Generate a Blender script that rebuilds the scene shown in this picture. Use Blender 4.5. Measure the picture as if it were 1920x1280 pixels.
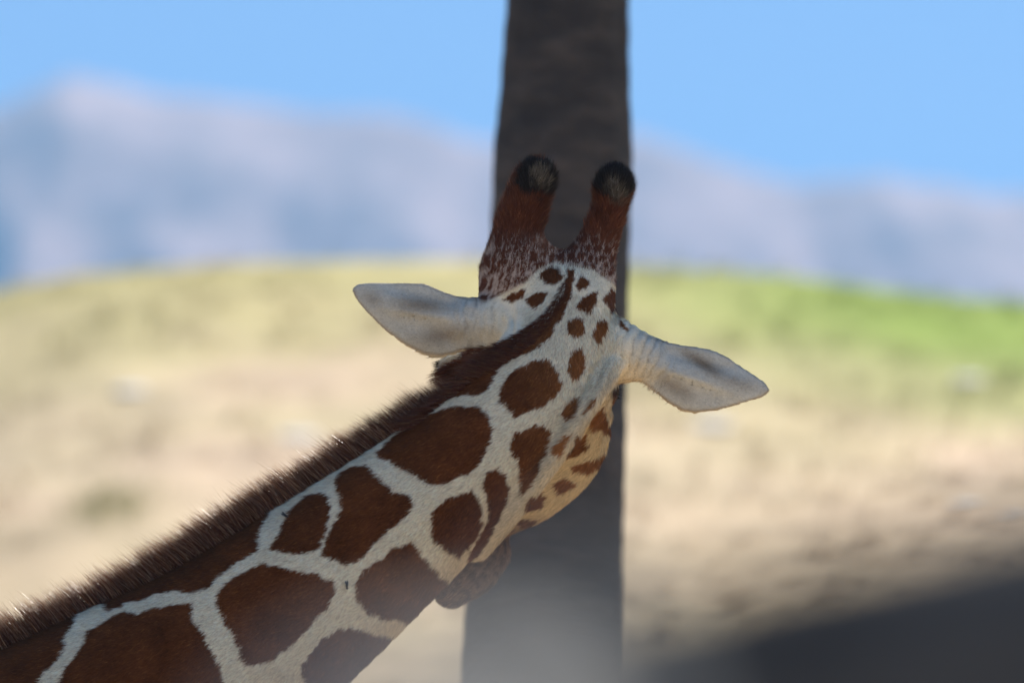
import bpy, math, random
import numpy as np
from mathutils import Vector, Matrix
from mathutils.bvhtree import BVHTree

random.seed(7)
rng = np.random.default_rng(7)
scene = bpy.context.scene
for o in list(bpy.data.objects):
    bpy.data.objects.remove(o)

# ------------------------------------------------------------------ camera
CAM = np.array([0.0, -13.3, 1.7])
PITCH = math.radians(10.0)
LENS = 300.0
K = 36.0 / 1920.0 / LENS
cam_d = bpy.data.cameras.new("camera")
cam = bpy.data.objects.new("camera", cam_d)
scene.collection.objects.link(cam)
scene.camera = cam
cam.location = CAM
cam.rotation_euler = (math.pi / 2 + PITCH, 0, 0)
cam_d.lens = LENS
cam_d.sensor_width = 36
cam_d.clip_start = 0.05
cam_d.clip_end = 20000
cam_d.dof.use_dof = True
cam_d.dof.focus_distance = 13.52
cam_d.dof.aperture_fstop = 4.4

# ------------------------------------------------------------------ light
SUN = np.array([0.47, 0.48, 0.74])
SUN = SUN / np.linalg.norm(SUN)
SUN_EL = math.asin(SUN[2])
SUN_AZ = math.atan2(SUN[0], SUN[1])          # clockwise from +Y
world = bpy.data.worlds.new("World")
scene.world = world
world.use_nodes = True
wn = world.node_tree
wn.nodes.clear()
sky = wn.nodes.new("ShaderNodeTexSky")
sky.sky_type = 'NISHITA'
sky.sun_disc = False
sky.sun_elevation = SUN_EL
sky.sun_rotation = SUN_AZ
sky.altitude = 2200
sky.air_density = 0.85
sky.dust_density = 0.0
sky.ozone_density = 5.0
bg = wn.nodes.new("ShaderNodeBackground")
bg.inputs["Strength"].default_value = 0.085
wo = wn.nodes.new("ShaderNodeOutputWorld")
wn.links.new(sky.outputs[0], bg.inputs[0])
wn.links.new(bg.outputs[0], wo.inputs[0])
sun_d = bpy.data.lights.new("sun", 'SUN')
sun_d.energy = 5.0
sun_d.angle = math.radians(0.53)
sun_d.color = (1.0, 0.94, 0.84)
sun = bpy.data.objects.new("sun", sun_d)
scene.collection.objects.link(sun)
sun.rotation_euler = Vector(-SUN).to_track_quat('-Z', 'Y').to_euler()
sun.location = (0, 0, 30)
vs = scene.view_settings
vs.view_transform = 'Standard'
vs.look = 'None'
vs.gamma = 1
vs.use_curve_mapping = False
vs.exposure = 0.97


# ------------------------------------------------------------------ helpers
FW = np.array([0, math.cos(PITCH), math.sin(PITCH)])
UP = np.array([0, -math.sin(PITCH), math.cos(PITCH)])


def P(px, py, y):
    """world point at depth y that lies on the sight line of photo pixel (px, py)"""
    px = np.asarray(px, float); py = np.asarray(py, float); y = np.asarray(y, float)
    a = (px - 960) * K
    b = (640 - py) * K
    d = FW[None, :] * np.ones(a.size)[:, None] + b.reshape(-1, 1) * UP[None, :]
    d[:, 0] += a.reshape(-1)
    t = (y.reshape(-1) - CAM[1]) / d[:, 1]
    r = CAM + d * t[:, None]
    return r[0] if r.shape[0] == 1 else r


def proj(p):
    """pattern plane of the coat: side-on coordinates of a point, in units of 0.84 mm"""
    q = p - CAM
    f = q @ FW
    return 960 + (q[:, 0] / f) / K, 640 - ((q @ UP) / f) / K


M_PX = 13.5 * K            # metres per photo pixel at the giraffe


def sstep(a, b, x):
    t = np.clip((x - a) / (b - a), 0, 1)
    return t * t * (3 - 2 * t)


def vnoise(p, seed=0):
    """value noise, p (N,2 or 3) -> -1..1"""
    p = np.asarray(p, float)
    i = np.floor(p).astype(np.int64)
    f = p - i
    f = f * f * (3 - 2 * f)
    n = p.shape[1]
    out = np.zeros(len(p))
    for c in range(2 ** n):
        w = np.ones(len(p))
        h = np.full(len(p), seed * 1013 + 17, np.int64)
        for k in range(n):
            b = (c >> k) & 1
            w *= f[:, k] if b else 1 - f[:, k]
            h = (h * 31 + (i[:, k] + b) * (73856093 + 19349663 * k)) & 0x7fffffff
        h = (h ^ (h >> 13)) * 1274126177 & 0x7fffffff
        h = (h ^ (h >> 15)) * 668265263 & 0x7fffffff
        out += w * ((h & 0xffff) / 32767.5 - 1)
    return out


def cells(p, seed=0):
    """2-D irregular cells: 0 on the borders, growing towards each cell's middle"""
    i = np.floor(p).astype(np.int64)
    d1 = np.full(len(p), 9.0); d2 = np.full(len(p), 9.0)
    for a in (-1, 0, 1):
        for b in (-1, 0, 1):
            c = i + np.array([a, b])
            h = (c[:, 0] * 73856093 ^ c[:, 1] * 19349663 ^ seed * 83492791) & 0x7fffffff
            h = ((h ^ (h >> 13)) * 1274126177) & 0x7fffffff
            jx = (h & 1023) / 1023.0; jy = ((h >> 10) & 1023) / 1023.0
            d = np.hypot(c[:, 0] + 0.15 + 0.7 * jx - p[:, 0], c[:, 1] + 0.15 + 0.7 * jy - p[:, 1])
            n1 = np.minimum(d1, d); d2 = np.where(d < d1, d1, np.minimum(d2, d)); d1 = n1
    return d2 - d1


def fbm(p, oct=4, seed=0):
    s = 0; a = 1; n = 0
    for k in range(oct):
        s = s + a * vnoise(p * 2 ** k, seed + k); n += a; a *= 0.5
    return s / n


def mesh_from(name, V, F, mat=None, col=None, smooth=True, parent=None):
    me = bpy.data.meshes.new(name)
    V = np.asarray(V, np.float32)
    if isinstance(F, np.ndarray):
        n = F.shape[1]
        me.vertices.add(len(V)); me.vertices.foreach_set("co", V.ravel())
        me.loops.add(F.size); me.loops.foreach_set("vertex_index", F.astype(np.int32).ravel())
        me.polygons.add(len(F))
        me.polygons.foreach_set("loop_start", np.arange(0, F.size, n, dtype=np.int32))
        try:
            me.polygons.foreach_set("loop_total", np.full(len(F), n, np.int32))
        except Exception:
            pass
        me.update(calc_edges=True)
    else:
        me.from_pydata([tuple(v) for v in V], [], F)
        me.update()
    if smooth:
        me.polygons.foreach_set("use_smooth", np.ones(len(me.polygons), bool))
    if col is not None:
        a = me.color_attributes.new("coat", 'FLOAT_COLOR', 'POINT')
        c = np.ones((len(V), 4), np.float32); c[:, :3] = col
        a.data.foreach_set("color", c.ravel())
    if mat: me.materials.append(mat)
    o = bpy.data.objects.new(name, me)
    scene.collection.objects.link(o)
    if parent is not None:
        o.parent = parent
        o.matrix_parent_inverse = Matrix.Translation(-Vector(parent.location))
    return o


def tag(o, label, cat, group=None):
    o["label"] = label; o["category"] = cat
    if group: o["group"] = group
    return o


def new_mat(name):
    m = bpy.data.materials.new(name); m.use_nodes = True
    nt = m.node_tree
    return m, nt, nt.nodes["Principled BSDF"]


def noise_node(nt, scale, detail=5, rough=0.55, coord='Object', stretch=None):
    tc = nt.nodes.new("ShaderNodeTexCoord")
    n = nt.nodes.new("ShaderNodeTexNoise")
    n.inputs["Scale"].default_value = scale
    n.inputs["Detail"].default_value = detail
    n.inputs["Roughness"].default_value = rough
    src = tc.outputs[coord]
    if stretch:
        mp = nt.nodes.new("ShaderNodeMapping"); mp.inputs["Scale"].default_value = stretch
        nt.links.new(src, mp.inputs[0]); src = mp.outputs[0]
    nt.links.new(src, n.inputs[0])
    return n


def ramp(nt, src, stops):
    r = nt.nodes.new("ShaderNodeValToRGB")
    while len(r.color_ramp.elements) < len(stops):
        r.color_ramp.elements.new(0.5)
    for e, (p, c) in zip(r.color_ramp.elements, stops):
        e.position = p; e.color = (*c, 1)
    nt.links.new(src, r.inputs[0])
    return r


def bump(nt, bs, src, strength, dist):
    b = nt.nodes.new("ShaderNodeBump")
    b.inputs["Strength"].default_value = strength; b.inputs["Distance"].default_value = dist
    nt.links.new(src, b.inputs["Height"]); nt.links.new(b.outputs[0], bs.inputs["Normal"])
    return b


# ------------------------------------------------------------------ materials
def m_coat():
    m, nt, bs = new_mat("short_coat")
    at = nt.nodes.new("ShaderNodeAttribute"); at.attribute_name = "coat"
    n = noise_node(nt, 260, 3, 0.6)
    mr = nt.nodes.new("ShaderNodeMapRange"); mr.inputs[3].default_value = 0.78; mr.inputs[4].default_value = 1.2
    nt.links.new(n.outputs[0], mr.inputs[0])
    mx = nt.nodes.new("ShaderNodeMix"); mx.data_type = 'RGBA'; mx.blend_type = 'MULTIPLY'; mx.inputs[0].default_value = 1
    nt.links.new(at.outputs[0], mx.inputs[6]); nt.links.new(mr.outputs[0], mx.inputs[7])
    nt.links.new(mx.outputs[2], bs.inputs["Base Color"])
    bs.inputs["Roughness"].default_value = 0.75
    bs.inputs["Specular IOR Level"].default_value = 0.06
    bump(nt, bs, n.outputs[0], 0.35, 0.003)
    return m


def m_hair(name, rough, spec, trans):
    m, nt, bs = new_mat(name)
    at = nt.nodes.new("ShaderNodeAttribute"); at.attribute_name = "coat"
    nt.links.new(at.outputs[0], bs.inputs["Base Color"])
    bs.inputs["Roughness"].default_value = rough
    bs.inputs["Specular IOR Level"].default_value = spec
    if trans > 0:
        tr = nt.nodes.new("ShaderNodeBsdfTranslucent")
        nt.links.new(at.outputs[0], tr.inputs[0])
        ms = nt.nodes.new("ShaderNodeMixShader"); ms.inputs[0].default_value = trans
        nt.links.new(bs.outputs[0], ms.inputs[1]); nt.links.new(tr.outputs[0], ms.inputs[2])
        nt.links.new(ms.outputs[0], nt.nodes["Material Output"].inputs[0])
    return m


def m_bark():
    m, nt, bs = new_mat("rough_bark")
    n = noise_node(nt, 7, 6, 0.7, stretch=(0.9, 0.9, 2.4))
    r = ramp(nt, n.outputs[0], [(0.32, (0.032, 0.029, 0.030)), (0.5, (0.052, 0.045, 0.043)), (0.68, (0.098, 0.080, 0.070))])
    nt.links.new(r.outputs[0], bs.inputs["Base Color"])
    bs.inputs["Roughness"].default_value = 0.95
    bump(nt, bs, n.outputs[0], 0.8, 0.03)
    return m


def m_leaf(name, a, b):
    m, nt, bs = new_mat(name)
    n = noise_node(nt, 3, 3)
    r = ramp(nt, n.outputs[0], [(0.35, a), (0.7, b)])
    nt.links.new(r.outputs[0], bs.inputs["Base Color"])
    bs.inputs["Roughness"].default_value = 0.6
    return m


def m_rock(name, a, b, scale=4):
    m, nt, bs = new_mat(name)
    n = noise_node(nt, scale, 8, 0.6)
    r = ramp(nt, n.outputs[0], [(0.3, a), (0.7, b)])
    nt.links.new(r.outputs[0], bs.inputs["Base Color"])
    bs.inputs["Roughness"].default_value = 0.92
    bump(nt, bs, n.outputs[0], 0.6, 0.03)
    return m


def m_vcol(name, rough=0.95, nscale=8, lo=0.8, hi=1.2, bdist=0.02):
    m, nt, bs = new_mat(name)
    at = nt.nodes.new("ShaderNodeAttribute"); at.attribute_name = "coat"
    n = noise_node(nt, nscale, 7, 0.65)
    mr = nt.nodes.new("ShaderNodeMapRange"); mr.inputs[3].default_value = lo; mr.inputs[4].default_value = hi
    mr.inputs[1].default_value = 0.3; mr.inputs[2].default_value = 0.7
    nt.links.new(n.outputs[0], mr.inputs[0])
    mx = nt.nodes.new("ShaderNodeMix"); mx.data_type = 'RGBA'; mx.blend_type = 'MULTIPLY'; mx.inputs[0].default_value = 1
    nt.links.new(at.outputs[0], mx.inputs[6]); nt.links.new(mr.outputs[0], mx.inputs[7])
    nt.links.new(mx.outputs[2], bs.inputs["Base Color"])
    bs.inputs["Roughness"].default_value = rough
    bs.inputs["Specular IOR Level"].default_value = 0.2
    bump(nt, bs, n.outputs[0], 0.5, bdist)
    return m


COAT = m_coat()
FUR = m_hair("fur_hair", 0.6, 0.07, 0.0)
MANE = m_hair("mane_hair", 0.27, 0.45, 0.34)
MANE.node_tree.nodes["Principled BSDF"].inputs["IOR"].default_value = 1.5
BARK = m_bark()

# ------------------------------------------------------------------ terrain
# sunlit dry ground out to the horizon
xs = np.array([-9000, -3000, -900, -300, -100, -40, -15, 0, 15, 40, 100, 300, 900, 3000, 9000.])


def grid_mesh(name, xs, ys, hf, cf, mat):
    X, Y = np.meshgrid(xs, ys)
    x = X.ravel(); y = Y.ravel()
    z = hf(x, y)
    V = np.stack([x, y, z], 1)
    nx = len(xs); ny = len(ys)
    i = (np.arange(ny - 1)[:, None] * nx + np.arange(nx - 1)[None, :]).ravel()
    F = np.stack([i, i + 1, i + nx + 1, i + nx], 1)
    o = mesh_from(name, V, F, mat, cf(V))
    o["kind"] = "structure"
    return o


def soil_col(V):
    n = fbm(V[:, :2] * 0.35, 4, 3)[:, None]
    return np.clip(np.array([0.46, 0.36, 0.25]) * (1 + 0.18 * n), 0, 1)


grid_mesh("ground", np.concatenate([[-9000, -2500, -700, -200, -60], np.linspace(-30, 30, 61), [60, 200, 700, 2500, 9000]]),
          np.concatenate([[-9000, -2500, -700, -200, -60], np.linspace(-30, 30, 61), [60, 200, 700, 2500, 9000]]),
          lambda x, y: np.zeros_like(x), soil_col, m_vcol("dry_soil", nscale=5))

# grassy berm behind the giraffe
YC = 32.0
crest_px = np.array([-1500, -300, 0, 130, 250, 400, 850, 1200, 1500, 1920, 2300, 3600])
crest_py = np.array([620, 560, 528, 505, 490, 478, 478, 487, 515, 560, 590, 700])
cp = P(crest_px, crest_py, np.full(len(crest_px), YC))


def hill_h(x, y):
    c = np.interp(x, cp[:, 0], cp[:, 2])
    t = np.clip((y - 6.5) / (YC - 6.5), 0, 1)
    up = t * 0.90 + 0.10 * np.sin(t * math.pi / 2)
    dn = 1 - sstep(0, 1, (y - YC) / 40.0)
    h = c * up * dn
    p = np.stack([x, y], 1)
    h = h + (0.06 * fbm(p * 0.35, 3, 5) + 0.012 * fbm(p * 2.5, 3, 9)) * sstep(6, 12, y)
    side = 1 - sstep(30, 90, np.abs(x))
    return h * side - 0.05


def hill_col(V):
    px, py = proj(V)
    # position on the slope: 0 crest, growing downhill (metres of height below the crest)
    c = np.interp(V[:, 0], cp[:, 0], cp[:, 2])
    below = (c - V[:, 2])
    x = V[:, 0]
    n = fbm(V[:, :2] * 0.9, 4, 21)
    n2 = fbm(V[:, :2] * 0.33 + 7, 3, 33)
    tan = np.array([0.53, 0.415, 0.26]); pink = np.array([0.57, 0.42, 0.29])
    yel = np.array([0.43, 0.375, 0.16]); grn = np.array([0.21, 0.30, 0.045])
    depth_left = 1.0 + 0.25 * x * 0 + 0.5 * n2
    gw = 1 - sstep(0.35, 1.65, below + 0.45 * n + 0.35 * n2)       # grass cover
    gr = 0.9 * sstep(-0.4, 2.2, x) * (1 - sstep(0.15, 1.25, below - 0.12 * x + 0.15 * n))
    col = tan + (pink - tan) * sstep(-0.4, 0.4, n)[:, None]
    lo = sstep(1.7, 2.9, below + 0.3 * n) * 0.35
    col = col + (yel - col) * np.clip(gw * 0.9 + lo * (0.5 + 0.5 * n), 0, 1)[:, None]
    col = col + (grn - col) * np.clip(gr, 0, 1)[:, None]
    return np.clip(col * 1.06 * (1 + 0.22 * fbm(V[:, :2] * 1.7, 4, 41))[:, None], 0.01, 1)


grid_mesh("grassy_hill", np.concatenate([[-90, -60, -30, -15, -8], np.linspace(-5, 5, 101), [8, 15, 30, 60, 90]]),
          np.concatenate([np.linspace(6, 36, 151), [39, 43, 48, 56, 66, 75]]),
          hill_h, hill_col, m_vcol("dry_grass_soil", nscale=3, lo=0.8, hi=1.2, bdist=0.02))

# hazy mountain range
YM = 1900.0
rpx = np.array([-6000, -3000, -1500, -700, -250, 0, 60, 130, 200, 260, 350, 450, 600, 700, 780, 880, 1000, 1200, 1350, 1500, 1650, 1750, 1920, 2300, 3000, 4500, 8000])
rpy = np.array([500, 420, 330, 300, 280, 240, 205, 178, 192, 212, 226, 232, 246, 252, 270, 296, 300, 296, 335, 378, 368, 383, 400, 440, 380, 450, 520])
rp = P(rpx, rpy, np.full(len(rpx), YM))


def mtn_h(x, y):
    c = np.interp(x, rp[:, 0], rp[:, 2])
    t = (y - 1250) / (YM - 1250)
    up = np.where(t < 1, sstep(-0.05, 1.25, t) / sstep(-0.05, 1.25, np.array([1.0])), 1 - 0.5 * (t - 1))
    p = np.stack([x, y], 1)
    r1 = 1 - np.abs(fbm(p * np.array([1 / 46., 1 / 150.]), 4, 61)) * 2.2
    r2 = fbm(p / 26.0, 4, 71)
    r3 = fbm(p / 9.0, 3, 75)
    h = c * up + (7 * (r1 - 0.5) + 7 * r2 + 2.5 * r3) * sstep(0, 0.25, t) * (1.0 - 0.72 * sstep(0.85, 1.0, t))
    return np.maximum(h + 4.5 * sstep(0.2, 1, t), -5)


def mtn_col(V):
    n = fbm(V[:, [0, 2]] / 22.0, 4, 81)[:, None] * 1.2
    a = np.array([0.27, 0.185, 0.18]); b = np.array([0.46, 0.33, 0.31])
    return a + (b - a) * np.clip(0.5 + 0.6 * n, 0, 1)


grid_mesh("mountain_range", np.concatenate([np.linspace(-900, -190, 60), np.linspace(-180, 180, 181), np.linspace(190, 900, 60)]),
          np.linspace(1250, 2150, 120), mtn_h, mtn_col, m_vcol("bare_rock", nscale=0.06, lo=0.7, hi=1.3, bdist=2))


# ------------------------------------------------------------------ haze
hz = bpy.data.materials.new("haze"); hz.use_nodes = True
hn = hz.node_tree; hn.nodes.clear()
pv = hn.nodes.new("ShaderNodeVolumePrincipled")
pv.inputs["Color"].default_value = (0.30, 0.62, 1.0, 1)
pv.inputs["Density"].default_value = 0.00040
pv.inputs["Anisotropy"].default_value = 0.15
ho = hn.nodes.new("ShaderNodeOutputMaterial")
hn.links.new(pv.outputs[0], ho.inputs["Volume"])


def box(name, x0, x1, y0, y1, z0, z1, mat, parent=None):
    V = [(x, y, z) for x in (x0, x1) for y in (y0, y1) for z in (z0, z1)]
    F = [(0, 1, 3, 2), (4, 6, 7, 5), (0, 4, 5, 1), (2, 3, 7, 6), (0, 2, 6, 4), (1, 5, 7, 3)]
    return mesh_from(name, V, F, mat, smooth=False, parent=parent)


haze = box("haze", -9100, 9100, -9100, 9100, -7, 470, hz)
haze["kind"] = "stuff"

# ------------------------------------------------------------------ giraffe: signed distance field
def axis(segs):
    out = []
    for a, b, s in segs:
        n = max(1, int(round((b - a) / s)))
        out.append(np.linspace(a, b, n, endpoint=False))
    out.append([segs[-1][1]])
    return np.concatenate(out).astype(np.float32)


H = 0.0042
GX = axis([(-3.75, -1.0, 0.026), (-1.0, 0.52, H), (0.52, 0.60, 0.01)])
GY = axis([(-0.62, -0.20, 0.024), (-0.20, 0.50, H), (0.50, 0.70, 0.02)])
GZ = axis([(-0.05, 3.38, 0.026), (3.38, 4.42, H), (4.42, 4.5, 0.01)])
FIELD = np.full((len(GX), len(GY), len(GZ)), 0.2, np.float32)


def smin_into(sl, d, k):
    f = FIELD[sl]
    h = np.maximum(k - np.abs(f - d), 0) / k
    FIELD[sl] = np.minimum(f, d) - h * h * k * 0.25


def region(lo, hi):
    s = []
    for ax, l, h in zip((GX, GY, GZ), lo, hi):
        s.append(slice(max(0, np.searchsorted(ax, l) - 1), min(len(ax), np.searchsorted(ax, h) + 1)))
    return tuple(s)


def cone(a, b, ra, rb, k=0.02, sy=1.0, dst=None):
    """round cone; written into dst (array, offsets) with a hard union, or blended into FIELD"""
    a = np.asarray(a, float); b = np.asarray(b, float)
    m = max(ra, rb) * max(1, sy) + k + 0.03
    sl = region(np.minimum(a, b) - m, np.maximum(a, b) + m)
    x = GX[sl[0]][:, None, None]; y = GY[sl[1]][None, :, None]; z = GZ[sl[2]][None, None, :]
    ab = (b - a) * np.array([1, 1 / sy, 1])
    L2 = float(ab @ ab) + 1e-12
    dx = x - a[0]; dy = (y - a[1]) / sy; dz = z - a[2]
    t = np.clip((dx * ab[0] + dy * ab[1] + dz * ab[2]) / L2, 0, 1).astype(np.float32)
    d = np.sqrt((dx - t * ab[0]) ** 2 + (dy - t * ab[1]) ** 2 + (dz - t * ab[2]) ** 2) - (ra + t * (rb - ra))
    d = d.astype(np.float32) * min(1, sy)
    if dst is None:
        smin_into(sl, d, k)
    else:
        arr, o3 = dst
        s2 = tuple(slice(max(0, s_.start - o_), max(0, s_.stop - o_)) for s_, o_ in zip(sl, o3))
        sh = arr[s2].shape
        np.minimum(arr[s2], d[:sh[0], :sh[1], :sh[2]], out=arr[s2])


def chain(pts, rs, k, sy):
    pts = np.asarray(pts, float); m = max(rs) + k + 0.04
    sl = region(pts.min(0) - m, pts.max(0) + m)
    arr = np.full(tuple(s_.stop - s_.start for s_ in sl), 0.2, np.float32)
    o3 = [s_.start for s_ in sl]
    for i in range(len(pts) - 1):
        cone(pts[i], pts[i + 1], rs[i], rs[i + 1], k, sy, (arr, o3))
    smin_into(sl, arr, k)


def catmull(pts, per):
    pts = np.asarray(pts, float)
    q = np.vstack([2 * pts[0] - pts[1], pts, 2 * pts[-1] - pts[-2]])
    out = []
    for i in range(1, len(q) - 2):
        for t in np.linspace(0, 1, per, endpoint=False):
            p0, p1, p2, p3 = q[i - 1:i + 3]
            out.append(0.5 * (2 * p1 + (p2 - p0) * t + (2 * p0 - 5 * p1 + 4 * p2 - p3) * t * t + (3 * p1 - p0 - 3 * p2 + p3) * t ** 3))
    out.append(pts[-1])
    return np.array(out)


def tube(st, k=0.02, sy=1.0, per=6):
    """st: rows (px, py, depth, radius in photo units)"""
    c = catmull(st, per)
    pts = P(c[:, 0], c[:, 1], c[:, 2])
    chain(pts, c[:, 3] * M_PX, k, sy)


# neck, from behind the skull down to the shoulders
NECK = [(1062, 585, 0.045, 84), (1035, 668, 0.03, 100), (972, 762, 0.01, 113), (885, 858, 0.0, 124), (790, 945, 0.0, 138),
        (602, 1096, 0.0, 167), (414, 1237, -0.01, 191), (229, 1352, -0.02, 216), (-20, 1500, -0.03, 246),
        (-500, 1790, -0.05, 310), (-900, 2050, -0.06, 390)]
tube(NECK, 0.008, 0.72)
# trunk of the body and legs, outside the picture but part of the same animal
def wtube(pts, rs, k, sy=1.0):
    chain(pts, rs, k, sy)


wtube([(-1.55, -0.06, 2.78), (-1.95, -0.06, 2.50), (-2.6, -0.06, 2.36), (-3.1, -0.06, 2.28)], [0.36, 0.46, 0.44, 0.33], 0.10, 0.72)
for sx in (-0.17, 0.17):
    wtube([(-1.72, sx - 0.06, 2.3), (-1.72, sx - 0.06, 1.75), (-1.70, sx - 0.06, 1.12), (-1.70, sx - 0.06, 1.0), (-1.70, sx - 0.06, 0.28), (-1.68, sx - 0.06, 0.1), (-1.64, sx - 0.06, 0.0)],
          [0.17, 0.10, 0.068, 0.075, 0.045, 0.062, 0.075], 0.05)
    wtube([(-3.1, sx - 0.06, 2.15), (-2.98, sx - 0.06, 1.65), (-3.2, sx - 0.06, 1.12), (-3.2, sx - 0.06, 1.0), (-3.17, sx - 0.06, 0.28), (-3.15, sx - 0.06, 0.1), (-3.11, sx - 0.06, 0.0)],
          [0.22, 0.13, 0.07, 0.075, 0.045, 0.062, 0.075], 0.05)
wtube([(-3.38, -0.06, 2.35), (-3.47, -0.06, 1.9), (-3.46, -0.06, 1.55)], [0.045, 0.025, 0.018], 0.03)
# skull and face, pointing away and down
tube([(990, 534, 0.10, 84), (985, 600, 0.14, 96), (985, 690, 0.20, 112)], 0.02, 1.0)
tube([(1086, 548, 0.085, 66), (1085, 620, 0.12, 72), (1075, 700, 0.17, 84)], 0.02, 1.0)
tube([(1032, 690, 0.20, 110), (1046, 818, 0.27, 96), (988, 897, 0.31, 84), (925, 970, 0.35, 46), (905, 1025, 0.38, 47), (884, 1062, 0.39, 52)], 0.010, 0.9)
tube([(924, 1040, 0.39, 33), (884, 1080, 0.40, 38), (848, 1106, 0.40, 34)], 0.012)
tube([(858, 688, 0.21, 34), (880, 720, 0.21, 34)], 0.02)
tube([(1122, 730, 0.19, 34), (1105, 760, 0.19, 36)], 0.02)
# horns (ossicones)
tube([(958, 505, 0.10, 54), (966, 452, 0.105, 46), (981, 400, 0.10, 43), (994, 362, 0.095, 39)], 0.03)
tube([(1000, 338, 0.09, 35), (1006, 334, 0.088, 36)], 0.012)
tube([(1100, 510, 0.09, 48), (1123, 452, 0.10, 37), (1139, 405, 0.095, 31), (1147, 368, 0.09, 31)], 0.03)
tube([(1149, 352, 0.085, 34), (1152, 347, 0.084, 35)], 0.012)

# ears
EAR_Y = {'l': 0.075, 'r': 0.055}
EAR_L = [(660, 543), (664, 534), (676, 529), (700, 528), (760, 529), (798, 531), (832, 546), (870, 558), (910, 564), (960, 560), (975, 600),
         (960, 640), (930, 655), (903, 668), (888, 654), (870, 655), (850, 662), (822, 666), (795, 662), (760, 645), (722, 618), (690, 588), (670, 564)]
EAR_R = [(1140, 590), (1170, 597), (1182, 609), (1200, 622), (1217, 630), (1246, 639), (1279, 645), (1322, 651), (1338, 655), (1366, 669),
         (1399, 691), (1432, 713), (1443, 726), (1441, 735), (1427, 745), (1388, 757), (1344, 768), (1301, 772), (1279, 768), (1257, 756),
         (1235, 739), (1213, 722), (1200, 711), (1185, 712), (1158, 714), (1128, 706)]


def poly_sd(x, y, poly):
    """signed distance to polygon, negative inside"""
    poly = np.asarray(poly, float)
    d = np.full(x.shape, 1e9); s = np.zeros(x.shape, bool)
    n = len(poly)
    for i in range(n):
        ax, ay = poly[i]; bx, by = poly[(i + 1) % n]
        ex, ey = bx - ax, by - ay
        wx, wy = x - ax, y - ay
        t = np.clip((wx * ex + wy * ey) / (ex * ex + ey * ey + 1e-12), 0, 1)
        d = np.minimum(d, (wx - ex * t) ** 2 + (wy - ey * t) ** 2)
        c = ((ay > y) != (by > y))
        with np.errstate(divide='ignore', invalid='ignore'):
            xi = ax + (y - ay) * ex / (ey if ey != 0 else 1e-12)
        s ^= c & (x < xi)
    d = np.sqrt(d)
    return np.where(s, -d, d)


def ear(poly, side, base, tip):
    y0 = EAR_Y[side]
    w = P([p[0] for p in poly], [p[1] for p in poly], np.full(len(poly), y0))[:, [0, 2]]
    lo = np.array([w[:, 0].min() - 0.03, y0 - 0.07, w[:, 1].min() - 0.03])
    hi = np.array([w[:, 0].max() + 0.03, y0 + 0.09, w[:, 1].max() + 0.03])
    sl = region(lo, hi)
    X, Z = np.meshgrid(GX[sl[0]], GZ[sl[2]], indexing='ij')
    d2 = poly_sd(X, Z, w)
    b = P(*base, y0)[[0, 2]]; t = P(*tip, y0)[[0, 2]]
    ax = (t - b); L = np.linalg.norm(ax); ax = ax / L
    nn = np.array([-ax[1], ax[0]]) * (1 if ax[0] > 0 else -1)      # points up
    u = ((X - b[0]) * ax[0] + (Z - b[1]) * ax[1]) / L                # 0 base, 1 tip
    v = ((X - b[0]) * nn[0] + (Z - b[1]) * nn[1])                    # metres above midline
    bell = np.maximum(np.sin(np.clip(u, 0, 1) * math.pi), 0) ** 0.8
    ys = y0 + 9.0 * (v + 0.004) ** 2 * (1 - 0.35 * u) - 0.008 * bell
    # main rib, hollow above it, sunk lower lobe
    rib = np.exp(-((v + 0.006 + 0.02 * u) / 0.0055) ** 2) * sstep(0.12, 0.3, u) * (1 - sstep(0.6, 0.9, u))
    hol = np.exp(-((v - 0.016) / 0.014) ** 2) * sstep(0.2, 0.4, u) * (1 - sstep(0.7, 0.95, u))
    lob = np.exp(-((v + 0.034) / 0.018) ** 2) * sstep(0.15, 0.35, u) * (1 - sstep(0.6, 0.9, u))
    ys = ys - 0.005 * rib + 0.009 * hol + 0.008 * lob
    ys = ys + 0.010 * sstep(0.7, 1.1, u)
    th = 0.0046 + 0.022 * (1 - sstep(-0.05, 0.30, u))
    yy = GY[sl[1]][None, :, None]
    q = np.abs(yy - ys[:, None, :]) - (th[:, None, :] - 0.0036)
    dd = d2[:, None, :] + 0.0036
    d = np.sqrt(np.maximum(q, 0) ** 2 + np.maximum(dd, 0) ** 2) + np.minimum(np.maximum(q, dd), 0) - 0.0036
    smin_into(sl, d.astype(np.float32), 0.016)


ear(EAR_L, 'l', (945, 610), (664, 540))
ear(EAR_R, 'r', (1150, 655), (1441, 728))
tube([(878, 604, 0.075, 38), (930, 603, 0.075, 44), (985, 600, 0.09, 50)], 0.02)
tube([(1212, 668, 0.055, 34), (1165, 655, 0.06, 46), (1110, 650, 0.07, 52)], 0.02)
# loose throat skin and the cord from the ear down the neck side
tube([(1150, 690, 0.02, 16), (1106, 760, -0.022, 17), (1060, 832, -0.034, 17), (1008, 902, -0.034, 17), (955, 968, -0.022, 18), (900, 1030, 0.0, 18)], 0.018)


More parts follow.
